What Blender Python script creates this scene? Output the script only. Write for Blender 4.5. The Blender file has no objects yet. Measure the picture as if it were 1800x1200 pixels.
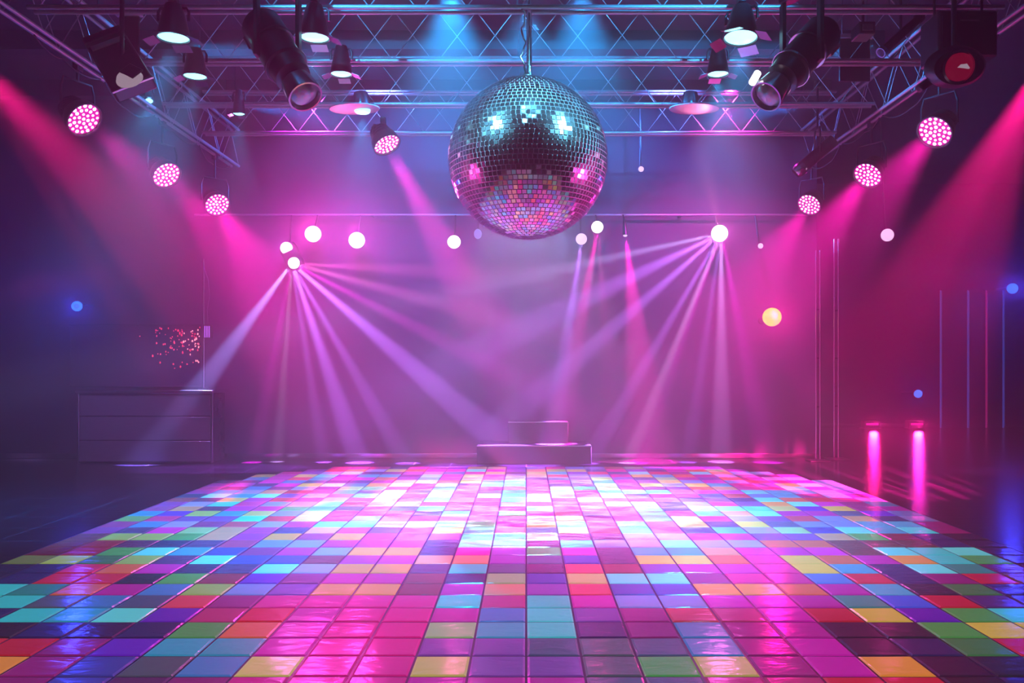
import bpy, bmesh, math, random
from mathutils import Vector, Matrix, Euler
R = math.radians
PI = math.pi
rnd = random.Random(7)
sc = bpy.context.scene
COL = sc.collection

# ------------------------------------------------------------------ camera
F, VX, VY, CH = 1466.0, 925.0, 640.0, 1.6      # focal length in px, vanishing point, eye height
cam_d = bpy.data.cameras.new('camera')
cam = bpy.data.objects.new('camera', cam_d)
COL.objects.link(cam)
cam.location = (0, 0, CH)
cam.rotation_euler = (R(90), 0, 0)
cam_d.sensor_fit = 'HORIZONTAL'
cam_d.sensor_width = 36
cam_d.lens = 36 * F / 1800
cam_d.shift_x = -(VX - 900) / 1800
cam_d.shift_y = (VY - 600) / 1800
cam_d.clip_end = 200
sc.camera = cam

def at(px, py, y):
    """world point seen at photo pixel (px, py) at distance y"""
    return Vector(((px - VX) / F * y, y, CH + (VY - py) / F * y))

# ------------------------------------------------------------------ colour management / render hints
vs = sc.view_settings
sc.display_settings.display_device = 'sRGB'
vs.view_transform = 'Standard'
vs.look = 'None'
vs.exposure = -0.06
vs.gamma = 1.0
vs.use_curve_mapping = False
cy = sc.cycles
cy.max_bounces = 6
cy.diffuse_bounces = 2
cy.glossy_bounces = 4
cy.transmission_bounces = 4
cy.volume_bounces = 0
cy.transparent_max_bounces = 8
cy.sample_clamp_direct = 0
cy.sample_clamp_indirect = 4
cy.caustics_reflective = False
cy.caustics_refractive = False
cy.use_denoising = True
try:
    cy.denoiser = 'OPENIMAGEDENOISE'
    cy.denoising_input_passes = 'RGB_ALBEDO_NORMAL'
except Exception:
    pass

# ------------------------------------------------------------------ haze fills the whole hall
w = bpy.data.worlds.new('club_air')
sc.world = w
w.use_nodes = True
nt = w.node_tree
nt.nodes.clear()
wo = nt.nodes.new('ShaderNodeOutputWorld')
bg = nt.nodes.new('ShaderNodeBackground')
bg.inputs['Color'].default_value = (0, 0, 0, 1)
bg.inputs['Strength'].default_value = 0
vol = nt.nodes.new('ShaderNodeVolumeScatter')
vol.inputs['Color'].default_value = (1, 1, 1, 1)
vol.inputs['Density'].default_value = 0.033
vol.inputs['Anisotropy'].default_value = 0.65
nt.links.new(bg.outputs[0], wo.inputs['Surface'])
nt.links.new(vol.outputs[0], wo.inputs['Volume'])

# ------------------------------------------------------------------ materials
def lin(c):
    return tuple(((v / 255) / 12.92 if v / 255 <= 0.04045 else ((v / 255 + 0.055) / 1.055) ** 2.4) for v in c)

def new_mat(name):
    m = bpy.data.materials.new(name)
    m.use_nodes = True
    return m, m.node_tree.nodes, m.node_tree.links, m.node_tree.nodes['Principled BSDF']

def mat(name, col, rough=0.5, metal=0.0, noise=0.0, scale=20.0, bump=0.0, stretch=(1, 1, 1), coat=0.0):
    m, n, l, p = new_mat(name)
    p.inputs['Base Color'].default_value = (*col, 1)
    p.inputs['Roughness'].default_value = rough
    p.inputs['Metallic'].default_value = metal
    if coat:
        p.inputs['Coat Weight'].default_value = coat
        p.inputs['Coat Roughness'].default_value = 0.08
    if noise or bump:
        tc = n.new('ShaderNodeTexCoord')
        mp = n.new('ShaderNodeMapping')
        mp.inputs['Scale'].default_value = stretch
        l.new(tc.outputs['Object'], mp.inputs[0])
        nz = n.new('ShaderNodeTexNoise')
        nz.inputs['Scale'].default_value = scale
        nz.inputs['Detail'].default_value = 5
        l.new(mp.outputs[0], nz.inputs['Vector'])
        if noise:
            mx = n.new('ShaderNodeMix')
            mx.data_type = 'RGBA'
            mx.inputs[6].default_value = (*[c * (1 - noise) for c in col], 1)
            mx.inputs[7].default_value = (*[min(1, c * (1 + noise)) for c in col], 1)
            l.new(nz.outputs['Fac'], mx.inputs[0])
            l.new(mx.outputs[2], p.inputs['Base Color'])
        if bump:
            b = n.new('ShaderNodeBump')
            b.inputs['Strength'].default_value = bump
            b.inputs['Distance'].default_value = 0.01
            l.new(nz.outputs['Fac'], b.inputs['Height'])
            l.new(b.outputs[0], p.inputs['Normal'])
    return m

def glow(name, col, strength):
    m, n, l, p = new_mat(name)
    p.inputs['Base Color'].default_value = (0.02, 0.02, 0.02, 1)
    p.inputs['Roughness'].default_value = 0.3
    p.inputs['Emission Color'].default_value = (*col, 1)
    p.inputs['Emission Strength'].default_value = strength
    m.cycles.emission_sampling = 'NONE'
    return m

PINK = (1.0, 0.004, 0.42)
CRIMSON = (1.0, 0.005, 0.24)
MAG = (0.95, 0.01, 0.75)
CYAN = (0.02, 0.42, 1.0)
LAV = (0.5, 0.15, 1.0)
BLUE = (0.03, 0.05, 1.0)
M = {}
M['black'] = mat('black powder coat', (0.022, 0.02, 0.026), 0.38, 0.0, 0.25, 30, 0.05)
M['housing'] = mat('dark lamp housing', (0.05, 0.045, 0.055), 0.3, 0.6, 0.2, 12, 0.04)
M['alu'] = mat('truss aluminium', (0.62, 0.62, 0.66), 0.38, 0.6, 0.12, 30, 0.03)
M['steel'] = mat('polished steel', (0.7, 0.7, 0.74), 0.18, 1.0, 0.1, 40)
M['rubber'] = mat('black rubber', (0.015, 0.015, 0.018), 0.6)
M['wall'] = mat('painted plaster wall', (0.115, 0.075, 0.14), 0.75, 0.0, 0.15, 3, 0.1)
M['ceil'] = mat('dark blue-grey ceiling', (0.07, 0.08, 0.10), 0.8, 0.0, 0.3, 2, 0.1)
M['curtain'] = mat('dark wall cloth', (0.05, 0.03, 0.06), 0.8, 0.0, 0.2, 6, 0.1)
M['step'] = mat('stage carpet', (0.032, 0.02, 0.042), 0.8, 0.0, 0.2, 40, 0.1)
M['counter'] = mat('brushed grey counter front', (0.30, 0.27, 0.33), 0.35, 0.7, 0.2, 6, 0.06, (1, 1, 14))
M['counter_top'] = mat('counter top', (0.10, 0.09, 0.12), 0.2, 0.3, 0.2, 8)
M['panel'] = mat('dark plum panel', (0.06, 0.035, 0.075), 0.45, 0.0, 0.3, 4, 0.05, (6, 1, 1))
M['beige'] = mat('pale enamel', (0.72, 0.56, 0.6), 0.4)
M['red_glass'] = glow('red glass', (1.0, 0.0, 0.08), 0.16) # mat('red glass', (0.5, 0.01, 0.04), 0.08, 0.0, 0.1, 5, 0, (1, 1, 1), 0.8)
M['glass'] = mat('lens glass', (0.35, 0.38, 0.42), 0.06, 0.6, 0.1, 6, 0, (1, 1, 1), 1.0)
M['cyan_can'] = mat('teal chrome can', (0.25, 0.6, 0.66), 0.2, 1.0, 0.2, 14, 0.05, (8, 8, 1))
M['grout_ball'] = mat('pale mirror ball grout', (0.75, 0.8, 0.86), 0.35, 0.0, 0.1, 60)
M['mirror'] = mat('mirror facet', (0.93, 0.95, 0.97), 0.13, 1.0)
M['edge'] = mat('chrome edge strip', (0.7, 0.72, 0.8), 0.2, 1.0)
M['gl_white'] = glow('white hot lens', (1.0, 0.93, 1.0), 4.5)
M['gl_soft'] = glow('soft lilac lens', (0.9, 0.6, 0.95), 1.6)
M['gl_dim'] = glow('dim blue lens', (0.3, 0.3, 0.95), 0.8)
M['gl_led'] = glow('pink white led', (1.0, 0.62, 0.95), 4)
M['gl_plate'] = glow('magenta lens plate', (1.0, 0.0, 0.5), 1.1)
M['gl_cyan'] = glow('cyan lens', (0.25, 0.85, 1.0), 4)
M['gl_blue'] = glow('blue lens', (0.02, 0.20, 1.0), 1.8)
M['gl_bluecore'] = glow('blue inner lens', (0.02, 0.12, 0.7), 1.2)
M['gl_bluestrip'] = glow('blue glow on metal edge', (0.05, 0.14, 0.9), 0.38)
M['gl_pinkstrip'] = glow('pink glow on metal edge', (0.9, 0.03, 0.35), 0.38)
M['gl_pale'] = glow('pale lens and painted glint', (0.8, 0.6, 0.75), 0.45)
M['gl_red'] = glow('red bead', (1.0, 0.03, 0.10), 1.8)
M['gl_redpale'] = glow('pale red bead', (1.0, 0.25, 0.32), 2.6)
M['gl_violet'] = glow('violet box light', (0.5, 0.12, 0.9), 1.2)

# faceted yellow globe: cells lit from inside
m, n, l, p = new_mat('yellow mosaic globe')
tc = n.new('ShaderNodeTexCoord')
vo = n.new('ShaderNodeTexVoronoi')
vo.inputs['Scale'].default_value = 34
l.new(tc.outputs['Object'], vo.inputs['Vector'])
cr = n.new('ShaderNodeValToRGB')
cr.color_ramp.elements[0].color = (1.0, 0.50, 0.0, 1)
cr.color_ramp.elements[1].color = (1.0, 0.95, 0.0, 1)
l.new(vo.outputs['Color'], cr.inputs[0])
l.new(cr.outputs[0], p.inputs['Emission Color'])
p.inputs['Emission Strength'].default_value = 1.6
p.inputs['Base Color'].default_value = (0.5, 0.35, 0.0, 1)
m.cycles.emission_sampling = 'NONE'
M['globe'] = m

# dark glossy club floor with a grid of unlit tiles
m, n, l, p = new_mat('dark gloss floor')
tc = n.new('ShaderNodeTexCoord')
sx = n.new('ShaderNodeSeparateXYZ')
l.new(tc.outputs['Object'], sx.inputs[0])
def mth(op, a, b=None):
    q = n.new('ShaderNodeMath')
    q.operation = op
    for k, v in enumerate((a, b)):
        if v is None:
            continue
        if isinstance(v, (int, float)):
            q.inputs[k].default_value = v
        else:
            l.new(v, q.inputs[k])
    return q.outputs[0]
gx = mth('ABSOLUTE', mth('SUBTRACT', mth('FRACT', mth('DIVIDE', sx.outputs[0], 0.6)), 0.5))
gy = mth('ABSOLUTE', mth('SUBTRACT', mth('FRACT', mth('DIVIDE', mth('ADD', sx.outputs[1], 0.251), 0.6)), 0.5))
line = mth('GREATER_THAN', mth('MAXIMUM', gx, gy), 0.488)
mx = n.new('ShaderNodeMix')
mx.data_type = 'RGBA'
mx.inputs[6].default_value = (0.016, 0.008, 0.022, 1)
mx.inputs[7].default_value = (0.10, 0.06, 0.12, 1)
l.new(line, mx.inputs[0])
l.new(mx.outputs[2], p.inputs['Base Color'])
mp = n.new('ShaderNodeMapping')
mp.inputs['Scale'].default_value = (1.2, 7, 1)
l.new(tc.outputs['Object'], mp.inputs[0])
nz = n.new('ShaderNodeTexNoise')
nz.inputs['Scale'].default_value = 1.6
nz.inputs['Detail'].default_value = 3
l.new(mp.outputs[0], nz.inputs['Vector'])
hh = mth('ADD', mth('MULTIPLY', nz.outputs['Fac'], 0.6), mth('MULTIPLY', line, -0.25))
b = n.new('ShaderNodeBump')
b.inputs['Strength'].default_value = 0.35
b.inputs['Distance'].default_value = 0.02
l.new(hh, b.inputs['Height'])
l.new(b.outputs[0], p.inputs['Normal'])
p.inputs['Roughness'].default_value = 0.22
p.inputs['IOR'].default_value = 1.5
M['floor'] = m

# lit glass dance floor tiles: colour per tile is stored on the mesh
m, n, l, p = new_mat('lit glass tile')
at_ = n.new('ShaderNodeAttribute')
at_.attribute_name = 'tile_colour'
lv = n.new('ShaderNodeAttribute')
lv.attribute_name = 'tile_level'
fr = n.new('ShaderNodeMix')
fr.data_type = 'RGBA'
fr.inputs[0].default_value = 0.16
fr.inputs[7].default_value = (0.85, 0.85, 0.9, 1)
l.new(at_.outputs['Color'], fr.inputs[6])
dk = n.new('ShaderNodeMix')
dk.data_type = 'RGBA'
dk.blend_type = 'MULTIPLY'
dk.inputs[0].default_value = 1.0
dk.inputs[7].default_value = (0.85, 0.85, 0.85, 1)
l.new(fr.outputs[2], dk.inputs[6])
l.new(dk.outputs[2], p.inputs['Base Color'])
l.new(at_.outputs['Color'], p.inputs['Emission Color'])
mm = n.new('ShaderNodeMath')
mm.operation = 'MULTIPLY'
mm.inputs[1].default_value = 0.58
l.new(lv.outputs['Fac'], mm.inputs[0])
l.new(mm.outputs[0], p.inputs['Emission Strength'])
p.inputs['Roughness'].default_value = 0.16
p.inputs['Specular IOR Level'].default_value = 0.5
tc = n.new('ShaderNodeTexCoord')
mp = n.new('ShaderNodeMapping')
mp.inputs['Scale'].default_value = (2.0, 5.0, 1)
l.new(tc.outputs['Object'], mp.inputs[0])
nz = n.new('ShaderNodeTexNoise')
nz.inputs['Scale'].default_value = 2.2
nz.inputs['Detail'].default_value = 4
nz.inputs['Distortion'].default_value = 0.8
l.new(mp.outputs[0], nz.inputs['Vector'])
b = n.new('ShaderNodeBump')
b.inputs['Strength'].default_value = 0.22
b.inputs['Distance'].default_value = 0.02
l.new(nz.outputs['Fac'], b.inputs['Height'])
l.new(b.outputs[0], p.inputs['Normal'])
m.cycles.emission_sampling = 'NONE'
M['tile'] = m
M['grout'] = mat('dark violet grout', (0.05, 0.02, 0.09), 0.3, 0.0, 0.2, 30)

# ------------------------------------------------------------------ mesh helpers
class MB:
    def __init__(self):
        self.bm = bmesh.new()

    def box(self, c, s, basis=None):
        c = Vector(c)
        B = basis or Matrix.Identity(3)
        vs_ = []
        for dz in (-1, 1):
            for dy in (-1, 1):
                for dx in (-1, 1):
                    vs_.append(self.bm.verts.new(c + B @ Vector((dx * s[0] / 2, dy * s[1] / 2, dz * s[2] / 2))))
        for f in ((0, 2, 3, 1), (4, 5, 7, 6), (0, 1, 5, 4), (2, 6, 7, 3), (0, 4, 6, 2), (1, 3, 7, 5)):
            self.bm.faces.new([vs_[k] for k in f])
        return self

    def lathe(self, prof, o, axis, seg=28, cap0=True, cap1=True, rx=1.0):
        """prof: list of (distance along axis, radius)"""
        o = Vector(o)
        z = Vector(axis).normalized()
        x = z.orthogonal().normalized() if abs(z.z) > 0.999 else Vector((0, 0, 1)).cross(z).normalized()
        y = z.cross(x)
        rings = []
        for d, r in prof:
            rings.append([self.bm.verts.new(o + z * d + x * (r * rx * math.cos(2 * PI * k / seg)) + y * (r * math.sin(2 * PI * k / seg))) for k in range(seg)])
        for a, b2 in zip(rings, rings[1:]):
            for k in range(seg):
                self.bm.faces.new([a[k], a[(k + 1) % seg], b2[(k + 1) % seg], b2[k]])
        if cap0:
            self.bm.faces.new(list(reversed(rings[0])))
        if cap1:
            self.bm.faces.new(rings[-1])
        return self

    def tube(self, p0, p1, r, seg=12):
        p0, p1 = Vector(p0), Vector(p1)
        d = p1 - p0
        return self.lathe([(0, r), (d.length, r)], p0, d, seg)

    def path(self, pts, r, seg=8):
        pts = [Vector(p_) for p_ in pts]
        rings = []
        for k, p_ in enumerate(pts):
            t = (pts[min(k + 1, len(pts) - 1)] - pts[max(k - 1, 0)]).normalized()
            a = t.cross(Vector((0.31, 0.9, 0.27))).normalized()
            c = t.cross(a)
            rings.append([self.bm.verts.new(p_ + a * (r * math.cos(2 * PI * q / seg)) + c * (r * math.sin(2 * PI * q / seg))) for q in range(seg)])
        for a, b2 in zip(rings, rings[1:]):
            for q in range(seg):
                self.bm.faces.new([a[q], a[(q + 1) % seg], b2[(q + 1) % seg], b2[q]])
        self.bm.faces.new(list(reversed(rings[0])))
        self.bm.faces.new(rings[-1])
        return self

    def build(self, name, material, parent=None, origin=None, bevel=0.0, smooth=True):
        o0 = Vector(origin) if origin is not None else (Vector(parent['o']) if parent is not None and 'o' in parent else Vector((0, 0, 0)))
        bmesh.ops.recalc_face_normals(self.bm, faces=self.bm.faces)
        for v in self.bm.verts:
            v.co -= o0
        me = bpy.data.meshes.new(name)
        self.bm.to_mesh(me)
        self.bm.free()
        me.materials.append(material)
        if smooth:
            for p_ in me.polygons:
                p_.use_smooth = True
            try:
                me.set_sharp_from_angle(angle=R(38))
            except Exception:
                pass
        ob = bpy.data.objects.new(name, me)
        COL.objects.link(ob)
        if parent is not None:
            ob.parent = parent
        else:
            ob.location = o0
        if bevel:
            bv = ob.modifiers.new('soft edges', 'BEVEL')
            bv.width = bevel
            bv.segments = 2
            bv.limit_method = 'ANGLE'
        return ob

def tag(o, label, cat, group=None):
    o['label'] = label
    o['category'] = cat
    if group:
        o['group'] = group
    return o

def thing(name, label, cat, loc, group=None):
    o = bpy.data.objects.new(name, None)
    COL.objects.link(o)
    o.location = loc
    o.empty_display_size = 0.1
    o['o'] = tuple(loc)
    return tag(o, label, cat, group)

def struct(o):
    o['kind'] = 'structure'
    return o

# ------------------------------------------------------------------ lights
def spot(loc, target, power, col, angle, blend=0.3, radius=0.03, parent=None, gobo=None, seed=0.0, name='lamp'):
    """gobo: None | ('bars', scale, low, high) | ('ripple', su, sv, low, high)"""
    d = bpy.data.lights.new(name, 'SPOT')
    d.energy = power
    d.color = col
    d.spot_size = R(angle)
    d.spot_blend = blend
    d.shadow_soft_size = radius
    o = bpy.data.objects.new(name, d)
    COL.objects.link(o)
    loc, target = Vector(loc), Vector(target)
    z = (loc - target).normalized()
    x = Vector((0, 1, 0)).cross(z)
    x = Vector((1, 0, 0)) if x.length < 1e-3 else x.normalized()
    if abs(x.x) < 0.2 and abs(z.z) > 0.98:
        x = Vector((1, 0, 0))
    y = z.cross(x).normalized()
    x = y.cross(z).normalized()
    mtx = Matrix((x, y, z)).transposed()
    if parent is not None:
        o.parent = parent
        o.location = loc - Vector(parent['o'])
    else:
        o.location = loc
    o.rotation_euler = mtx.to_euler()
    if gobo:
        d.use_nodes = True
        t = d.node_tree
        t.nodes.clear()
        out = t.nodes.new('ShaderNodeOutputLight')
        em = t.nodes.new('ShaderNodeEmission')
        t.links.new(em.outputs[0], out.inputs[0])
        tcn = t.nodes.new('ShaderNodeTexCoord')
        sp = t.nodes.new('ShaderNodeSeparateXYZ')
        t.links.new(tcn.outputs['Normal'], sp.inputs[0])
        def dv(a, b_):
            q = t.nodes.new('ShaderNodeMath')
            q.operation = 'DIVIDE'
            t.links.new(a, q.inputs[0])
            t.links.new(b_, q.inputs[1])
            return q.outputs[0]
        u = dv(sp.outputs[0], sp.outputs[2])
        v = dv(sp.outputs[1], sp.outputs[2])
        cb = t.nodes.new('ShaderNodeCombineXYZ')
        t.links.new(u, cb.inputs[0])
        t.links.new(v, cb.inputs[1])
        cb.inputs[2].default_value = seed
        mpn = t.nodes.new('ShaderNodeMapping')
        t.links.new(cb.outputs[0], mpn.inputs[0])
        nzn = t.nodes.new('ShaderNodeTexNoise')
        t.links.new(mpn.outputs[0], nzn.inputs['Vector'])
        nzn.inputs['Scale'].default_value = 1.0
        if gobo[0] == 'bars':
            mpn.inputs['Scale'].default_value = (gobo[1], 0.0, 1)
            nzn.inputs['Detail'].default_value = 2
            lo, hi = gobo[2], gobo[3]
        else:
            mpn.inputs['Scale'].default_value = (gobo[1], gobo[2], 1)
            nzn.inputs['Detail'].default_value = 2
            nzn.inputs['Distortion'].default_value = 1.2
            lo, hi = gobo[3], gobo[4]
        mr = t.nodes.new('ShaderNodeMapRange')
        mr.interpolation_type = 'SMOOTHSTEP'
        mr.inputs['From Min'].default_value = lo
        mr.inputs['From Max'].default_value = hi
        mr.inputs['To Min'].default_value = 0.01
        mr.inputs['To Max'].default_value = 1.0
        t.links.new(nzn.outputs['Fac'], mr.inputs['Value'])
        t.links.new(mr.outputs[0], em.inputs['Strength'])
    return o

# ------------------------------------------------------------------ the hall
YB, YA, XL, XS, XR, ZC = 14.2, 21.3, -9.6, 4.95, 13.5, 6.2
YF = -2.0
fl = MB()
fl.bm.faces.new([fl.bm.verts.new(v) for v in ((XL, YF, 0), (XR, YF, 0), (XR, YA, 0), (XL, YA, 0))])
struct(fl.build('floor', M['floor'], smooth=False))
struct(MB().box(((XL + XR) / 2, (YF + YA) / 2, ZC + 0.1), (XR - XL + 0.4, YA - YF + 0.4, 0.2)).build('ceiling', M['ceil'], smooth=False))
struct(MB().box((XL - 0.1, (YF + YB) / 2, ZC / 2), (0.2, YB - YF, ZC)).build('wall_left', M['curtain'], smooth=False))
struct(MB().box((XR + 0.1, (YF + YA) / 2, ZC / 2), (0.2, YA - YF, ZC)).build('wall_right', M['curtain'], smooth=False))
struct(MB().box(((XL + XS) / 2 - 0.1, YB + 0.1, ZC / 2), (XS - XL + 0.2, 0.2, ZC)).build('wall_back', M['wall'], smooth=False))
struct(MB().box((XS - 0.1, (YB + YA) / 2 + 0.1, ZC / 2), (0.2, YA - YB - 0.2, ZC)).build('wall_passage', M['curtain'], smooth=False))
struct(MB().box(((XS + XR) / 2, YA + 0.1, ZC / 2), (XR - XS, 0.2, ZC)).build('wall_recess', M['curtain'], smooth=False))
struct(MB().box(((XL + XR) / 2, YF - 0.1, ZC / 2), (XR - XL, 0.2, ZC)).build('wall_front', M['curtain'], smooth=False))
struct(MB().box(((XL + XS) / 2, YB - 0.02, 0.045), (XS - XL, 0.04, 0.09)).build('baseboard_back', M['steel'], bevel=0.01, smooth=False))
struct(MB().box(((XS + XR) / 2, YA - 0.02, 0.04), (XR - XS, 0.04, 0.08)).build('baseboard_recess', M['black'], bevel=0.01, smooth=False))
for k, y in enumerate((6.5, 9.0, 11.6, 13.6)):
    struct(MB().box(((XL + XS) / 2, y, ZC - 0.13), (XS - XL - 0.02, 0.22, 0.26)).build('trim_%d' % (k + 1), M['ceil'], smooth=False))

# ------------------------------------------------------------------ dance floor
S = 0.30
Y0 = 4.249
PAL = {
    'c': (40, 215, 225), 'C': (95, 235, 240), 'a': (30, 160, 205), 't': (25, 145, 150), 'b': (60, 130, 215), 'B': (20, 90, 235),
    'n': (25, 28, 95), 'N': (22, 30, 52), 'i': (60, 60, 170), 'l': (120, 140, 220), 'L': (160, 150, 220), 's': (75, 85, 130), 'g': (70, 165, 75),
    'G': (50, 120, 65), 'y': (235, 195, 60), 'Y': (215, 195, 95), 'k': (165, 195, 85), 'e': (150, 200, 130), 'o': (245, 150, 40),
    'O': (225, 100, 50), 'r': (215, 25, 40), 'R': (150, 25, 45), 'q': (225, 60, 80), 'p': (200, 20, 165), 'P': (225, 20, 190),
    'h': (225, 15, 140), 'm': (150, 20, 120), 'M': (95, 25, 90), 'v': (100, 25, 200), 'V': (130, 65, 175), 'u': (75, 35, 110),
    'd': (45, 15, 55), 'D': (28, 14, 26), 'w': (60, 90, 95), 'f': (110, 55, 45), 'F': (215, 150, 105), 'z': (80, 85, 105), 'x': (190, 40, 110),
}
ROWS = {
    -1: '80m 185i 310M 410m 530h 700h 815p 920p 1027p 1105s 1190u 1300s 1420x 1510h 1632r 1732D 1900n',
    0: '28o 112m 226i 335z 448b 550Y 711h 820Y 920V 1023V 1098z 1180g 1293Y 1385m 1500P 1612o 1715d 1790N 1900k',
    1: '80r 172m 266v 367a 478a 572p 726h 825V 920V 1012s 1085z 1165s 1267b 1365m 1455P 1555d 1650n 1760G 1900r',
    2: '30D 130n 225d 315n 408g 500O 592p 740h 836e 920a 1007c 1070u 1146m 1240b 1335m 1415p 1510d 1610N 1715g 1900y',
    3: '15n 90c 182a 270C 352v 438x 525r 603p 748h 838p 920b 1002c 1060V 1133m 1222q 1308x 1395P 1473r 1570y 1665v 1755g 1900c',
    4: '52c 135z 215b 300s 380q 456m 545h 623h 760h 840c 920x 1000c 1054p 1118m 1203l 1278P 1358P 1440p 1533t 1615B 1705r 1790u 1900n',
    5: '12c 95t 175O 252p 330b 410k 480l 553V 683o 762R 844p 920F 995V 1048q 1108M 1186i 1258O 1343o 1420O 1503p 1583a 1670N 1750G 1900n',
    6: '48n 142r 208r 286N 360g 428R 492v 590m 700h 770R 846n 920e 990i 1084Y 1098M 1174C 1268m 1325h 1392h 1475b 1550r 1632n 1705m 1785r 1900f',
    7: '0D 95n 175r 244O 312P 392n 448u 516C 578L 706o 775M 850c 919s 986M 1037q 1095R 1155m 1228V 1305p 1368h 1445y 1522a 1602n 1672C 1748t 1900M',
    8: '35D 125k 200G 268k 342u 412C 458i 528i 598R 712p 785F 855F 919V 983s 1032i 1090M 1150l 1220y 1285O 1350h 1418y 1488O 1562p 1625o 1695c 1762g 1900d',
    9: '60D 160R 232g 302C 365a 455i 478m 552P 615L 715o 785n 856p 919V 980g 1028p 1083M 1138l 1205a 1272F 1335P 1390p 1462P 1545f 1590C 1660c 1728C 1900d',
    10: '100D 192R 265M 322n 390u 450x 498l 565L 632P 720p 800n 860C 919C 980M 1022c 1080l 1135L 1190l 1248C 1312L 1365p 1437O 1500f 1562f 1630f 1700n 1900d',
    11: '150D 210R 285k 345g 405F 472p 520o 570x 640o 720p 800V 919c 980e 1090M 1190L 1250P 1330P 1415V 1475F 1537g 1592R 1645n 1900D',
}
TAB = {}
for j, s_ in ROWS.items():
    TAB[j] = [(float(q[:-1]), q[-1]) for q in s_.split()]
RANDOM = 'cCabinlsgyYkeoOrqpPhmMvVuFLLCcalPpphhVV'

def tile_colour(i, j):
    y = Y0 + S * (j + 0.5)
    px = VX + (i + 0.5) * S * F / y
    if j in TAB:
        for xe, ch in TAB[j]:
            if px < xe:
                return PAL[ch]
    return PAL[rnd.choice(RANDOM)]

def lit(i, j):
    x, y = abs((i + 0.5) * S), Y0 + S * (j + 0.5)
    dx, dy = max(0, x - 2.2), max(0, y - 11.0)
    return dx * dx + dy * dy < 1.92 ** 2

df = thing('dance_floor', 'light-up dance floor of coloured square glass tiles below the mirror ball', 'dance floor', (0, 7.5, 0))
tiles = MB()
cols_, levels = [], []
lay = []
H_T, GAP, BEV = 0.012, 0.013, 0.012
cells = [(i, j) for j in range(-8, 29) for i in range(-14, 14) if lit(i, j)]
for (i, j) in cells:
    x0, x1 = i * S + GAP / 2, (i + 1) * S - GAP / 2
    y0, y1 = Y0 + j * S + GAP / 2, Y0 + (j + 1) * S - GAP / 2
    tl = [rnd.uniform(-0.0012, 0.0012) for _ in range(4)]
    base = [tiles.bm.verts.new((x, y, 0.003)) for x, y in ((x0, y0), (x1, y0), (x1, y1), (x0, y1))]
    mid = [tiles.bm.verts.new((x, y, H_T - 0.005)) for x, y in ((x0, y0), (x1, y0), (x1, y1), (x0, y1))]
    top = [tiles.bm.verts.new((x, y, H_T + tl[k])) for k, (x, y) in enumerate(((x0 + BEV, y0 + BEV), (x1 - BEV, y0 + BEV), (x1 - BEV, y1 - BEV), (x0 + BEV, y1 - BEV)))]
    fs = [tiles.bm.faces.new(top)]
    for k in range(4):
        fs.append(tiles.bm.faces.new([base[k], base[(k + 1) % 4], mid[(k + 1) % 4], mid[k]]))
        fs.append(tiles.bm.faces.new([mid[k], mid[(k + 1) % 4], top[(k + 1) % 4], top[k]]))
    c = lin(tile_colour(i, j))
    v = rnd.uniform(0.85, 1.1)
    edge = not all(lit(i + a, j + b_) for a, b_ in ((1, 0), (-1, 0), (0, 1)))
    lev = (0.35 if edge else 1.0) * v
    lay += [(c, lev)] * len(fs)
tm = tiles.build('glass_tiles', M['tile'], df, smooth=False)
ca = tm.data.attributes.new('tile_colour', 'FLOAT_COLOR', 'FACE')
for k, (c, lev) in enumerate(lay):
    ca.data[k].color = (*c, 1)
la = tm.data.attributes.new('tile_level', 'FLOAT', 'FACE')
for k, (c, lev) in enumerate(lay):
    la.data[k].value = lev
gb = MB()
for j in range(-8, 29):
    row = [i for (i, jj) in cells if jj == j]
    a, b_ = min(row), max(row)
    gb.box(((a + b_ + 1) / 2 * S, Y0 + (j + 0.5) * S, 0.003), ((b_ - a + 1) * S + 0.02, S + (0.02 if j == 28 else 0), 0.006))
gb.build('grout_bed', M['grout'], df, smooth=False)

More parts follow.
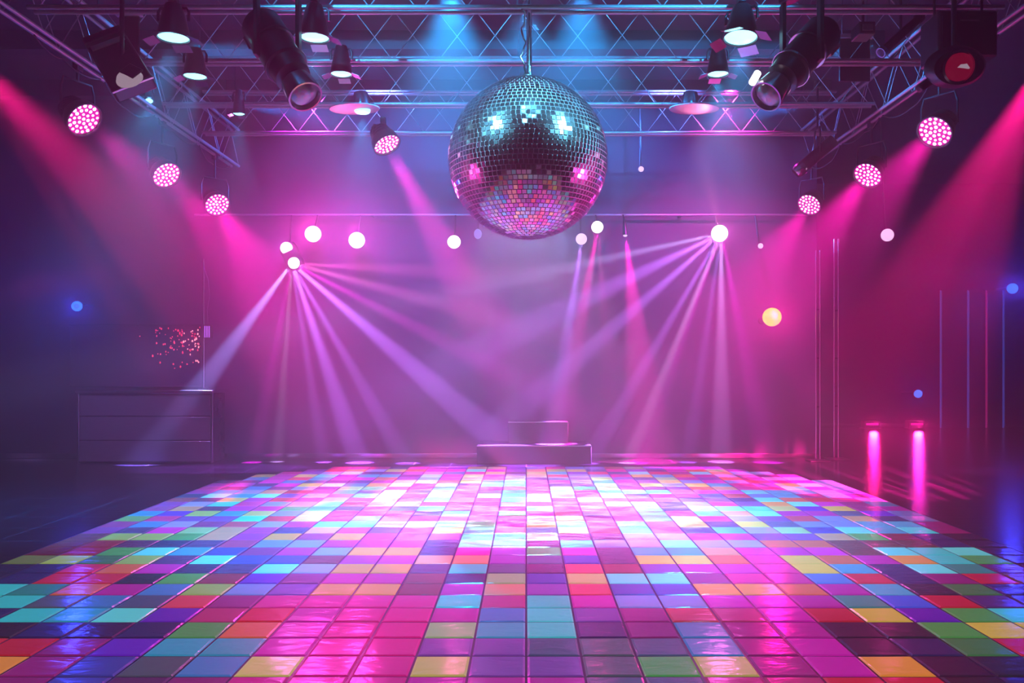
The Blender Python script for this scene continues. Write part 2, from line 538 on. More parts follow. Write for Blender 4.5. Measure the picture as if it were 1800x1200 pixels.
# ------------------------------------------------------------------ mirror ball
BY = 8.0
bc = at(928, 280, BY)
BR = 141.5 / F * BY * 0.992
ball = thing('mirror_ball', 'giant mirror ball of small square mirrors hanging over the dance floor', 'disco ball', bc)
MB().lathe([(-BR + 0.010 + (BR - 0.010) * (1 - math.cos(PI * k / 40)), max(0.0005, (BR - 0.010) * math.sin(PI * k / 40))) for k in range(41)], bc, (0, 0, 1), 80).build('ball_core', M['grout_ball'], ball)
fac = MB()
NR = 54
ts = PI * BR / NR
for r_ in range(NR):
    ph = -PI / 2 + (r_ + 0.5) * PI / NR
    n_ = max(4, round(2 * PI * BR * math.cos(ph) / ts))
    off = rnd.random() * 2 * PI if r_ % 3 == 0 else (r_ * 0.01)
    for q in range(n_):
        th = off + 2 * PI * q / n_
        nrm = Vector((math.cos(ph) * math.cos(th), math.cos(ph) * math.sin(th), math.sin(ph)))
        jit = 0.026 if rnd.random() < 0.85 else 0.06
        nn = (nrm + Vector((rnd.gauss(0, jit), rnd.gauss(0, jit), rnd.gauss(0, jit)))).normalized()
        e = Vector((-math.sin(th), math.cos(th), 0))
        e = (e - nn * e.dot(nn)).normalized()
        u_ = nn.cross(e)
        cc = bc + nrm * (BR - 0.003)
        hw, hh_ = min(ts, 2 * PI * BR * math.cos(ph) / n_) * 0.5 - 0.0040, ts * 0.5 - 0.0040
        topv = [fac.bm.verts.new(cc + e * (a * hw) + u_ * (b_ * hh_)) for a, b_ in ((-1, -1), (1, -1), (1, 1), (-1, 1))]
        lowv = [fac.bm.verts.new(cc - nrm * 0.009 + e * (a * hw) + u_ * (b_ * hh_)) for a, b_ in ((-1, -1), (1, -1), (1, 1), (-1, 1))]
        fac.bm.faces.new(topv)
        for k in range(4):
            fac.bm.faces.new([lowv[k], lowv[(k + 1) % 4], topv[(k + 1) % 4], topv[k]])
fac.build('mirror_facets', M['mirror'], ball, smooth=False)
top = bc + Vector((0, 0, BR))
MB().lathe([(-0.015, 0.10), (0.02, 0.09), (0.035, 0.05), (0.06, 0.035)], top, (0, 0, 1), 28).build('top_cap', M['steel'], ball)
MB().tube(top + Vector((0.012, 0, 0.03)), (top.x + 0.012, BY, 5.72), 0.026, 20).build('hanging_pole', M['steel'], ball)
MB().box((top.x + 0.012, BY, 5.705), (0.30, 0.22, 0.16)).build('motor_box', M['black'], ball, bevel=0.015)
pts = [Vector((top.x - 0.045 + 0.02 * math.sin(k * 0.9) + 0.008 * math.sin(k * 2.3), BY - 0.05 + 0.012 * math.cos(k * 0.9), top.z + 0.02 + k * 0.035)) for k in range(38)]
MB().path(pts, 0.009).build('power_cable', M['steel'], ball)

# ------------------------------------------------------------------ trusses
ZT, HT = 5.0, 0.60
def truss(label, p0, p1, seed, drops, dz=0.12):
    p0, p1 = Vector(p0), Vector(p1)
    d = (p1 - p0)
    L = d.length
    d = d.normalized()
    sidev = Vector((0, 0, 1)).cross(d).normalized()
    t = thing('lighting_truss', label, 'truss', (p0 + p1) / 2, 'aluminium trusses under the ceiling')
    for z_ in (0, HT):
        for s_ in (-1, 1):
            o_ = sidev * (s_ * dz / 2) + Vector((0, 0, z_))
            MB().tube(p0 + o_, p1 + o_, 0.022, 14).build('chord', M['alu'], t)
    for s_ in (-1, 1):
        lt = MB()
        nseg = max(2, int(L / 0.46))
        o_ = sidev * (s_ * dz / 2)
        for k in range(nseg):
            a = p0 + d * (L * k / nseg) + o_
            b_ = p0 + d * (L * (k + 1) / nseg) + o_
            if (k + (s_ > 0)) % 2:
                lt.tube(a, b_ + Vector((0, 0, HT)), 0.0055, 6)
            else:
                lt.tube(a + Vector((0, 0, HT)), b_, 0.0055, 6)
        lt.build('lattice', M['alu'], t)
    for fr in drops:
        a = p0 + d * (L * fr) + Vector((0, 0, HT))
        MB().tube(a, (a.x, a.y, ZC), 0.012, 8).build('hanger_rod', M['steel'], t)
    return t
XT0, XT1 = -4.85, 4.65
YT = {'Z': 8.0, 'A': 9.4, 'B': 10.95, 'C': 12.3}
truss('front cross truss at the top edge carrying the mirror ball pole', (XT0 + 0.1, YT['Z'], ZT), (XT1 - 0.1, YT['Z'], ZT), 1, (0.05, 0.3, 0.7, 0.95))
truss('cross truss directly behind the mirror ball pole with wide zigzag bracing', (XT0 + 0.1, YT['A'], ZT), (XT1 - 0.1, YT['A'], ZT), 2, (0.05, 0.5, 0.95))
truss('third cross truss from the front, passing behind the mirror ball top', (XT0 + 0.1, YT['B'], ZT), (XT1 - 0.1, YT['B'], ZT), 3, (0.05, 0.5, 0.95))
truss('rearmost cross truss, lowest in view, passing behind the mirror ball middle', (XT0 + 0.1, YT['C'], ZT), (XT1 - 0.1, YT['C'], ZT), 4, (0.05, 0.5, 0.95))
truss('long truss running towards the back wall above the pink lamps by the grey counter', (XT0, 5.0, ZT - 0.10), (XT0, 13.9, ZT - 0.10), 5, (0.05, 0.5, 0.95))
truss('long truss running towards the back wall above the pink lamps by the red lens lamp', (XT1, 5.0, ZT - 0.10), (XT1, 13.9, ZT - 0.10), 6, (0.05, 0.5, 0.95))

# lamp bar in front of the back wall
bar = thing('lamp_bar', 'thin horizontal pipe high on the back wall behind the white lamps', 'pipe', (0, YB - 0.12, 4.12))
MB().tube((-5.6, YB - 0.12, 4.12), (4.85, YB - 0.12, 4.12), 0.018, 12).build('pipe', M['alu'], bar)
for x in (-5.2, -2.6, 0, 2.6, 4.6):
    MB().box((x, YB - 0.065, 4.12), (0.05, 0.12, 0.05)).build('bracket', M['black'], bar)

# ------------------------------------------------------------------ lamp builders
def frame_for(d):
    d = Vector(d).normalized()
    x = Vector((0, 0, 1)).cross(d)
    x = Vector((1, 0, 0)) if x.length < 1e-4 else x.normalized()
    return x, d.cross(x).normalized(), d

LEDS = [(0, 0)] + [(0.30 * math.cos(2 * PI * k / 6), 0.30 * math.sin(2 * PI * k / 6)) for k in range(6)] \
    + [(0.58 * math.cos(2 * PI * k / 12 + 0.2), 0.58 * math.sin(2 * PI * k / 12 + 0.2)) for k in range(12)] \
    + [(0.85 * math.cos(2 * PI * k / 16), 0.85 * math.sin(2 * PI * k / 16)) for k in range(16)]

led_mesh = None
FAN_P = 380.0
def yoke(root, c, x, hw, top_z, mat_, y_off=None):
    """U bracket round a lamp body and a hook up to the pipe"""
    c = Vector(c)
    up = Vector((0, 0, 1))
    a, b_ = c - x * hw, c + x * hw
    h = max(0.12, min(0.36, top_z - c.z - 0.1))
    MB().path([a, a + up * h * 0.7, a + up * h + x * hw * 0.15, c + up * h, b_ + up * h - x * hw * 0.15, b_ + up * h * 0.7, b_], 0.013, 8).build('yoke', mat_, root)
    if top_z > c.z + h:
        MB().tube(c + up * h, (c.x, c.y, top_z), 0.016, 10).build('drop_rod', mat_, root)
    MB().box((c.x, c.y, top_z), (0.07, 0.11, 0.09)).build('clamp', mat_, root, bevel=0.01)

def par_lamp(label, pos, target, power, col=PINK, angle=26, r=0.19, group='pink led wash lamps', top_z=None, gobo=None, seed=0.0, blend=0.35):
    global led_mesh
    pos = Vector(pos)
    d = (Vector(target) - pos).normalized()
    x, y, d = frame_for(d)
    t = thing('wash_spotlight', label, 'stage lamp', pos, group)
    MB().lathe([(-0.30, r * 0.45), (-0.28, r * 0.62), (-0.16, r * 0.75), (-0.10, r * 0.98), (-0.02, r * 1.05), (0.015, r * 1.07), (0.015, r * 0.99), (-0.012, r * 0.97)], pos, d, 36, True, False).build('housing', M['housing'], t)
    fins = MB()
    for k in range(5):
        fins.lathe([(-0.27 + 0.028 * k, r * (0.72 + 0.03 * k)), (-0.262 + 0.028 * k, r * (0.72 + 0.03 * k))], pos, d, 28)
    fins.build('cooling_fins', M['housing'], t)
    MB().lathe([(-0.016, r * 0.98), (-0.010, r * 0.98)], pos, d, 36).build('lens_plate', M['gl_plate'], t)
    if led_mesh is None:
        g = MB()
        g.lathe([(0.0, 1.0), (0.5, 0.85), (0.85, 0.5), (1.0, 0.1)], (0, 0, 0), (0, 0, 1), 12)
        tmp = g.build('led', M['gl_led'])
        led_mesh = tmp.data
        bpy.data.objects.remove(tmp)
    q = Matrix((x, y, d)).transposed().to_euler()
    for (a, b_) in LEDS:
        o = bpy.data.objects.new('led', led_mesh)
        COL.objects.link(o)
        o.parent = t
        o.location = x * (a * r * 0.98) + y * (b_ * r * 0.98) - d * 0.010
        o.rotation_euler = q
        k = 0.098 * r * rnd.uniform(0.8, 1.15)
        o.scale = (k, k, k * 0.6)
    yoke(t, pos - d * 0.12, x, r * 1.12, top_z or (ZT - 0.10 - 0.03), M['black'])
    if power:
        spot(pos + d * 0.05, pos + d * 2, power, col, angle, blend, r * 0.45, t, gobo, seed)
    return t

def down_lamp(label, pos, power, angle=60, r=0.15, top_z=None, target=None, lens='gl_cyan', col=CYAN, group='cyan downlights on the trusses', blend=0.8, beam=None):
    pos = Vector(pos)
    target = Vector(target) if target is not None else pos + Vector((0, 0, -1))
    x, y, d = frame_for(target - pos)
    t = thing('downlight', label, 'stage lamp', pos, group)
    MB().lathe([(-0.30, r * 0.25), (-0.29, r * 0.5), (-0.22, r * 0.66), (-0.10, r * 0.85), (0.0, r * 1.0), (0.02, r * 1.02), (0.02, r * 0.95), (0.0, r * 0.92)], pos, d, 28, True, False).build('housing', M['housing'], t)
    MB().lathe([(-0.005, r * 0.93), (0.008, r * 0.90), (0.022, r * 0.6), (0.028, r * 0.05)], pos, d, 28).build('lens', M[lens], t)
    for k, (a, b_) in enumerate(((1, 0), (-1, 0), (0, 1), (0, -1))):
        hinge = pos + (x * a + y * b_) * r * 1.03 + d * 0.02
        out = ((x * a + y * b_) * 0.92 + d * 0.35).normalized()
        side = d.cross(x * a + y * b_).normalized()
        nrm = out.cross(side)
        B = Matrix((out, side, nrm)).transposed()
        MB().box(hinge + out * r * 0.35, (r * 0.7, r * 1.1, 0.006), B).build('barn_door', M['steel'], t)
    yoke(t, pos - d * 0.14, x, r * 0.95, top_z or ZT, M['black'])
    if power:
        bd = Vector(beam).normalized() if beam else d
        spot(pos + d * 0.06, pos + d * 0.06 + bd * 2, power, col, angle, blend, r * 0.5, t)
    return t

def round_lamp(label, pos, target, r, lens, power, col, angle, group, bracket_to, blend=0.6, gobo=None, rx=1.0, beams=(), radius=None):
    pos = Vector(pos)
    x, y, d = frame_for(Vector(target) - pos)
    t = thing('spot_lamp', label, 'stage lamp', pos, group)
    MB().lathe([(-0.26, r * 0.55), (-0.24, r * 0.8), (-0.10, r * 0.95), (-0.01, r * 1.06), (0.0, r * 1.06), (0.0, r * 0.99), (-0.014, r * 0.97)], pos, d, 32, True, False, rx).build('housing', M['housing'], t)
    MB().lathe([(-0.015, r * 0.98), (-0.002, r * 0.92), (0.012, r * 0.6), (0.018, r * 0.05)], pos, d, 32, True, True, rx).build('lens', M[lens], t)
    bt = Vector(bracket_to)
    MB().path([pos - d * 0.2, (pos - d * 0.2 + bt) / 2 + Vector((0, 0, 0.02)), bt], 0.016, 8).build('bracket', M['black'], t)
    if power:
        spot(pos + d * 0.03, pos + d * 2, power, col, angle, blend, radius or r * 0.6, t, gobo)
    for (tx, ty, pw, an, cl) in beams:
        a = at(tx, ty, pos.y - 0.35 * (abs(tx - (VX + pos.x / pos.y * F)) / 300 + 0.2))
        st_ = pos + Vector((0, -0.10, -0.02)) + (a - pos).normalized() * 0.05
        spot(st_, a, pw * FAN_P, cl, an, 0.5, 0.03, t)
    return t

# ------------------------------------------------------------------ pink led lamps along both long trusses
G = 2.6
L3 = [at(148, 210, 9.15), at(293, 308, 11.25), at(382, 360, 13.1)]
R3 = [at(1643, 232, 9.5), at(1525, 308, 11.36), at(1422, 360, 13.7)]
par_lamp('large pink led wash lamp below the truss, nearest of three over the grey counter side', L3[0], (0.3, 7.2, 0), 800 * G, PINK, 26)
par_lamp('pink led wash lamp, middle one of three over the grey counter side', L3[1], (-0.6, 8.5, 0.0), 1100 * G, PINK, 26)
par_lamp('pink led wash lamp, farthest of three over the grey counter side', L3[2], (-1.2, 9.0, 0), 900 * G, PINK, 26)
par_lamp('large pink led wash lamp facing the camera below the red lens lamp', R3[0], (0.3, 6.6, 0), 800 * G, PINK, 26)
par_lamp('pink led wash lamp, middle one of three on the red lens lamp side', R3[1], (0.9, 8.5, 0), 1300 * G, PINK, 26)
par_lamp('pink led wash lamp, farthest of three on the red lens lamp side', R3[2], (0.9, 10.0, 0), 1000 * G, PINK, 26)
# their neighbours one bay nearer, just outside the frame
spot((-4.75, 7.1, 4.2), at(640, 850, 11.2), 12000 * G, CRIMSON, 34, 0.6, 0.08, None, ('bars', 14, 0.42, 0.58), 1.3, 'wash_lamp_beam')
spot((4.55, 7.4, 4.2), at(1500, 840, 11.4), 24000 * G, CRIMSON, 34, 0.5, 0.05, None, ('bars', 20, 0.45, 0.57), 5.1, 'wash_lamp_beam')
# lamp hanging left of the ball with the strong pink beam
par_lamp('pink led lamp with a strong slanting beam left of the mirror ball', at(680, 254, 11.6), at(850, 560, 10.6), 6000 * G, (1.0, 0.02, 0.6), 15, 0.19, 'pink led wash lamps', ZT, None, 0, 0.25)

# ------------------------------------------------------------------ cyan downlights
P_C = 1600
down_lamp('bright cyan downlight at the top beside the slanted flat lamp', at(305, 64, 7.75), P_C * 1.6, 48, 0.15, beam=(-0.40, 0.20, -1))
down_lamp('bright cyan downlight hanging right of the bulky black barrel lamp', at(553, 64, 7.75), P_C * 0.7, 44, 0.14)
down_lamp('cyan downlight between the slanted flat lamp and the bulky black barrel lamp', at(343, 132, 9.15), P_C * 1.3, 48, 0.13, beam=(-0.40, 0.15, -1))
down_lamp('cyan downlight just left of the end of the second cross truss', at(600, 128, 9.15), P_C * 0.6, 44, 0.12)
down_lamp('small cyan downlight with a thin cone, above the farthest pink lamp', at(420, 198, 10.75), P_C * 0.5, 46, 0.08)
down_lamp('bright cyan downlight tilted to the side, left of the ribbed violet barrel lamp', at(1302, 64, 7.75), P_C * 0.9, 48, 0.16, None, at(1290, 300, 7.6))
down_lamp('cyan downlight below the second cross truss end, near the ribbed violet barrel lamp', at(1262, 128, 9.15), P_C, 54, 0.12)
down_lamp('tiny cyan lamp below the slanted flat lamp', at(262, 176, 10.6), P_C * 0.3, 70, 0.05, None, at(262, 260, 10.2))
spot((-0.75, 8.3, 5.35), (-0.75, 8.5, 0), 6000, (0.01, 0.36, 1.0), 70, 0.9, 0.06, None, None, 0, 'downlight_beam')
spot((0.55, 8.3, 5.35), (0.55, 8.6, 0), 4200, (0.01, 0.36, 1.0), 70, 0.9, 0.06, None, None, 0, 'downlight_beam')

# saucer lamps: a can with a wide pale brim
def saucer_lamp(label, pos, power, can, brim_side):
    pos = Vector(pos)
    t = thing('saucer_pendant', label, 'stage lamp', pos, 'saucer lamps')
    MB().lathe([(0.0, 0.10), (0.03, 0.105), (0.16, 0.098), (0.20, 0.085), (0.21, 0.05)], pos, (0.12 * brim_side, 0, 1), 24).build('can', M[can], t)
    MB().lathe([(-0.035, 0.10), (-0.03, 0.20), (-0.015, 0.315), (-0.003, 0.32), (-0.006, 0.2), (0.01, 0.10)], pos + Vector((0.10 * brim_side, 0, 0)), (0.05 * brim_side, -0.08, 1), 36).build('brim', M['beige'], t)
    if power:
        MB().lathe([(-0.06, 0.085), (-0.04, 0.1), (0.0, 0.1)], pos, (0, 0, 1), 24).build('lens', M['gl_cyan'], t)
    MB().tube(pos + Vector((0.02 * brim_side, 0, 0.2)), (pos.x + 0.02 * brim_side, pos.y, ZT + 0.02), 0.016, 10).build('drop_rod', M['black'], t)
    if power:
        spot(pos + Vector((0, 0, -0.08)), pos + Vector((0, 0, -2)), power, CYAN, 54, 0.8, 0.05, t)
    return t
saucer_lamp('lit cyan dome lamp with a pale brim above the strong pink beam', at(637, 190, 10.7), P_C, 'cyan_can', -1)
saucer_lamp('unlit teal can lamp with a wide pale pink brim right of the mirror ball', at(1212, 190, 10.7), 0, 'cyan_can', 0.6)

# ------------------------------------------------------------------ big barrel lamps near the camera
def barrel_lamp(label, tail, nose, r, kind, top_z):
    tail, nose = Vector(tail), Vector(nose)
    d = (nose - tail)
    L = d.length
    x, y, d = frame_for(d)
    t = thing('profile_spotlight', label, 'stage lamp', tail + (nose - tail) * 0.5)
    MB().lathe([(0, r * 0.55), (0.01, r * 0.8), (L * 0.06, r * 1.0), (L * 0.30, r * 1.04), (L * 0.31, r * 0.95), (L * 0.55, r * 0.95), (L * 0.56, r * 1.02), (L * 0.60, r * 1.02), (L * 0.61, r * 0.92), (L * 0.74, r * 0.86), (L * 0.76, r * 0.6)], tail, d, 40).build('barrel', M['housing'], t)
    MB().lathe([(L * 0.74, r * 0.5), (L * 0.80, r * 0.62), (L * 0.82, r * 0.78), (L * 0.97, r * 0.86), (L * 0.99, r * 0.84), (L * 0.99, r * 0.76), (L * 0.96, r * 0.72)], tail, d, 36, True, False).build('lens_tube', M['glass'], t)
    MB().lathe([(L * 0.955, r * 0.74), (L * 0.985, r * 0.5), (L * 0.995, r * 0.05)], tail, d, 32).build('lens', M['glass'], t)
    for k in (0.31, 0.58):
        MB().lathe([(L * k, r * 1.06), (L * k + 0.02, r * 1.06)], tail, d, 40).build('band', M['steel'] if kind else M['black'], t)
    MB().box(tail + d * (L * 0.10) + y * (-r * 0.92), (r * 0.9, 0.06, L * 0.16), Matrix((x, y, d)).transposed()).build('rear_cover', M['beige'] if kind else M['housing'], t, bevel=0.01)
    c = tail + d * (L * 0.42)
    for s_ in (-1, 1):
        MB().box(c + x * (s_ * r * 1.22) + Vector((0, 0, 0.22)), (0.035, 0.10, 0.62)).build('yoke_arm', M['black'], t, bevel=0.008)
    MB().box(c + Vector((0, 0, 0.55)), (r * 2.5, 0.11, 0.06), Matrix((x, Vector((0, 0, 1)).cross(x), Vector((0, 0, 1)))).transposed()).build('yoke_bridge', M['black'], t, bevel=0.01)
    MB().tube(c + Vector((0, 0, 0.55)), (c.x, c.y, top_z), 0.03, 12).build('drop_rod', M['black'], t)
    return t
barrel_lamp('bulky black barrel lamp pointing down and right, between two cyan downlights', at(455, 38, 7.35), at(538, 172, 6.95), 0.175, 0, ZC)
b2 = barrel_lamp('ribbed violet barrel lamp pointing down and left, right of the mirror ball', at(1452, 52, 7.35), at(1345, 172, 6.95), 0.165, 1, ZC)
tb = at(1327, 137, 6.9)
lt_ = MB()
lt_.lathe([(-0.06, 0.022), (-0.05, 0.03), (0.05, 0.03), (0.06, 0.022)], tb, at(1338, 118, 6.9) - at(1316, 156, 6.9), 16)
lt_.build('indicator_tube', M['gl_white'], b2)
MB().tube(tb, at(1352, 148, 7.0), 0.012, 8).build('indicator_stem', M['steel'], b2)

# slanted flat lamp at top left
pa, pb_ = at(192, 82, 7.6), at(238, 158, 7.3)
dd = (pb_ - pa).normalized()
xx = Vector((1, 0, 0)) - dd * dd.x
xx.normalize()
nn = xx.cross(dd)
Bm = Matrix((xx, nn, dd)).transposed()
fl_ = thing('flat_spotlight', 'slanted flat black lamp box with a half-white round lens, over the grey counter side', 'stage lamp', (pa + pb_) / 2)
MB().box((pa + pb_) / 2, (0.36, 0.14, (pb_ - pa).length), Bm).build('housing', M['housing'], fl_, bevel=0.02)
MB().box(pa - dd * 0.08, (0.36, 0.18, 0.10), Bm).build('rear_cap', M['black'], fl_, bevel=0.015)
MB().box(pa + dd * 0.06 - nn * 0.075, (0.30, 0.02, 0.06), Bm).build('name_plate', M['beige'], fl_, bevel=0.004)
side_n = nn if nn.y < 0 else -nn
ce = pb_ - dd * 0.06 + side_n * 0.075
MB().lathe([(0, 0.115), (0.03, 0.10), (0.045, 0.05), (0.047, 0.005)], ce, side_n, 28, True, True, 1.0).build('lens', M['gl_pale'], fl_)
MB().box(ce + xx * 0.045 + side_n * 0.045 - dd * 0.03, (0.13, 0.02, 0.16), Bm @ Matrix.Rotation(R(25), 3, 'Y')).build('lens_shutter', M['housing'], fl_, bevel=0.02)
MB().box(pb_ + dd * 0.006 + side_n * 0.062, (0.37, 0.022, 0.02), Bm).build('front_rim', M['steel'], fl_, bevel=0.004)
MB().tube((pa + pb_) / 2, (((pa + pb_) / 2).x, ((pa + pb_) / 2).y, ZC), 0.02, 10).build('drop_rod', M['black'], fl_)

# red lens lamp at top right
pr = at(1680, 118, 7.1)
rl = thing('red_spotlight', 'dark oval lamp head with a round red glass lens, below the hanging speaker', 'stage lamp', pr)
MB().lathe([(-0.14, 0.04), (-0.11, 0.13), (-0.02, 0.175), (0.03, 0.16), (0.06, 0.14), (0.06, 0.11)], pr, (0, -1, -0.35), 40, True, False, 1.5).build('housing', M['housing'], rl)
MB().lathe([(0.03, 0.142), (0.07, 0.142), (0.075, 0.125), (0.05, 0.12)], pr, (0, -1, -0.35), 40, False, False).build('lens_ring', M['steel'], rl)
MB().lathe([(0.04, 0.127), (0.065, 0.112), (0.085, 0.07), (0.092, 0.01)], pr, (0, -1, -0.35), 36).build('lens', M['red_glass'], rl)
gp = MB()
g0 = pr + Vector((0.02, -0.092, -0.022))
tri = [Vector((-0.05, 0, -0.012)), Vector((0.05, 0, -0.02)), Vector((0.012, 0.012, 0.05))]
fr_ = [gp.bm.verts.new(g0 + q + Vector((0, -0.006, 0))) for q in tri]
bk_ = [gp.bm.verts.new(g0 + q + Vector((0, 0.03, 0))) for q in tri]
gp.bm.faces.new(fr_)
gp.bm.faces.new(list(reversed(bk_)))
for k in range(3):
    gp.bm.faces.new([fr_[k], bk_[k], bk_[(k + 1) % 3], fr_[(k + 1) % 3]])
gp.build('painted_glint', M['gl_pale'], rl, smooth=False)  # glowing triangle painted in as a highlight on the red lens
MB().box(at(1636, 142, 7.22), (0.26, 0.09, 0.07), Matrix.Rotation(R(-35), 3, 'Y')).build('side_arm', M['housing'], rl, bevel=0.02)
MB().tube(pr + Vector((0, 0.03, 0.12)), (pr.x, pr.y + 0.03, ZT + 0.6), 0.022, 10).build('drop_rod', M['black'], rl)

# hanging speaker box above it
ps = at(1684, 72, 7.75)
spk = thing('hanging_speaker', 'dark square speaker box hanging above the red lens lamp', 'speaker', ps)
MB().box(ps, (0.54, 0.36, 0.42)).build('cabinet', M['black'], spk, bevel=0.02)
MB().box(ps + Vector((0, -0.185, -0.02)), (0.48, 0.015, 0.36)).build('grille', M['rubber'], spk, bevel=0.005)
MB().box(ps + Vector((0, -0.195, 0.11)), (0.17, 0.012, 0.014)).build('badge_strip', M['edge'], spk)
for s_ in (-1, 1):
    MB().tube(ps + Vector((0.22 * s_, 0, 0.2)), (ps.x + 0.22 * s_, ps.y, ZC), 0.012, 8).build('hanging_strap', M['black'], spk)

# small box projector near the speaker
pp = at(1517, 56, 8.8)
pj = thing('box_projector', 'small blue-grey box projector under the front cross truss near the hanging speaker', 'projector', pp)
MB().box(pp, (0.17, 0.24, 0.13)).build('case', M['housing'], pj, bevel=0.012)
MB().box(pp + Vector((0, -0.125, 0.0)), (0.11, 0.012, 0.07)).build('front_window', M['glass'], pj, bevel=0.004)
MB().tube(pp + Vector((0, 0, 0.06)), (pp.x, pp.y, ZC), 0.014, 8).build('drop_rod', M['black'], pj)

# long black tube lamps lying across at top right
for (lab, a, b_) in (('slim blue-black tube lamp slanting below the front truss near the box projector', at(1548, 93, 8.7), at(1618, 30, 8.9)),):
    tl_ = thing('tube_spotlight', lab, 'stage lamp', (a + b_) / 2)
    MB().tube(a, b_, 0.045, 18).build('tube', M['housing'], tl_)
    MB().lathe([(0, 0.055), (0.05, 0.055), (0.06, 0.045)], a, b_ - a, 18).build('end_cap', M['cyan_can'], tl_)
    MB().lathe([(0, 0.055), (0.05, 0.055), (0.06, 0.045)], b_, a - b_, 18).build('end_cap', M['black'], tl_)
    mid_ = (a + b_) / 2
    MB().tube(mid_, (mid_.x, mid_.y, ZC), 0.014, 8).build('drop_rod', M['black'], tl_)

q0, q1 = at(1408, 296, 11.7), at(1466, 246, 11.6)
tl2 = thing('tube_spotlight', 'slim tube lamp slanting under the rear cross truss, right of the peach lamp', 'stage lamp', (q0 + q1) / 2)
MB().tube(q0, q1, 0.085, 20).build('tube', M['housing'], tl2)
MB().lathe([(-0.10, 0.075), (-0.06, 0.10), (0.04, 0.10), (0.06, 0.086)], q0, q1 - q0, 20, False, True).build('lens_hood', M['edge'], tl2)
MB().lathe([(-0.03, 0.085), (-0.05, 0.05), (-0.055, 0.004)], q0, q1 - q0, 20).build('lens', M['glass'], tl2)
yoke(tl2, (q0 + q1) / 2, Vector((0, 1, 0)), 0.11, ZT + 0.5, M['black'])

def hanging_flag(label, px, py, yy, w_, h_):
    c = at(px, py, yy)
    t = thing('hanging_flag', label, 'light blocking flag', c)
    MB().box(c, (w_, 0.03, h_)).build('board', M['black'], t, bevel=0.006)
    MB().box(c + Vector((0, -0.01, h_ / 2)), (w_ + 0.06, 0.06, 0.05)).build('top_batten', M['alu'], t, bevel=0.006)
    for s_ in (-1, 1):
        MB().tube(c + Vector((s_ * w_ * 0.4, 0, h_ / 2)), (c.x + s_ * w_ * 0.4, c.y, ZC), 0.008, 8).build('wire', M['steel'], t)
hanging_flag('narrow black board hanging between the slanted flat lamp and a cyan downlight', 228, 62, 8.35, 0.20, 0.42)
hanging_flag('wide black board hanging right of the ribbed violet barrel lamp', 1502, 104, 9.75, 0.36, 0.52)

# ------------------------------------------------------------------ lamps on the back wall pipe
YL = 13.75
def back(px, py):
    return at(px, py, YL)
def pipe_at(p):
    return (p.x, YB - 0.12, 4.12)
GW = 'white lamps in front of the back wall'
HP = 48
p = back(550, 411)
round_lamp('large white round lamp with pink glow, second from the double white lamp outwards', p, (p.x * 0.5, 0, 2.2), 0.135, 'gl_white', HP * 5, (1.0, 0.03, 0.5), 80, GW, pipe_at(p), 0.9)
p = back(627, 422)
round_lamp('large white round lamp with pink glow, nearer the mirror ball of a pair', p, (p.x * 0.5, 0, 2.2), 0.135, 'gl_white', HP * 5, (1.0, 0.03, 0.5), 80, GW, pipe_at(p), 0.9)
p = back(798, 425)
round_lamp('white round lamp with pink glow just left of the mirror ball bottom', p, (p.x * 0.5, 0, 2.2), 0.11, 'gl_white', HP, (1.0, 0.03, 0.45), 80, GW, pipe_at(p), 0.9)
p = back(840, 411)
round_lamp('dim blue oval lamp touching the mirror ball outline at its lower edge', p, (p.x * 0.5, 0, 2.2), 0.085, 'gl_dim', 4, (0.3, 0.3, 1), 120, GW, pipe_at(p), 0.9, None, 0.8)
p = back(1022, 420)
round_lamp('pale lilac round lamp right of the mirror ball bottom, lower of two', p, (p.x * 0.5, 2, 2.0), 0.095, 'gl_soft', 6, LAV, 80, GW, pipe_at(p), 0.9, None, 1.0,
           ((990, 640, 150, 9, LAV), (1015, 600, 60, 3, LAV), (1035, 600, 40, 4, MAG)))
p = back(1050, 399)
round_lamp('white round lamp with pink beam right of the mirror ball bottom, upper of two', p, (p.x * 0.5, 2, 2.0), 0.10, 'gl_white', HP * 0.4, PINK, 80, GW, pipe_at(p), 0.9, None, 1.0,
           ((1025, 540, 130, 10, PINK), (1060, 520, 50, 8, PINK)))
p = back(1099, 414)
round_lamp('tiny pink lamp with a thin downward cone, left of the white fan lamp', p, (p.x + 0.02, YL - 0.3, 2.6), 0.04, 'gl_soft', 0, PINK, 60, GW, pipe_at(p), 0.9, None, 1.0,
           ((1112, 520, 120, 16, PINK),))
# the fan lamp right
p = back(1265, 410)
FAN = ((985, 472, 200, 4, (0.35, 0.45, 1)), (1000, 540, 200, 9, LAV), (1050, 600, 260, 7, LAV), (1110, 680, 280, 5, LAV), (1150, 720, 140, 7, MAG),
       (1190, 600, 240, 4, (0.7, 0.6, 1)), (1225, 700, 160, 5, LAV), (1268, 720, 260, 7, (0.75, 0.3, 0.95)), (1310, 620, 120, 8, MAG), (1090, 450, 80, 6, (0.8, 0.4, 1)))
round_lamp('large white round lamp throwing a fan of lilac beams, right of the mirror ball', p, (p.x * 0.5, 0, 1.8), 0.14, 'gl_white', HP * 2.0, (1.0, 0.10, 0.7), 80, GW, pipe_at(p), 0.9, None, 1.0, FAN)
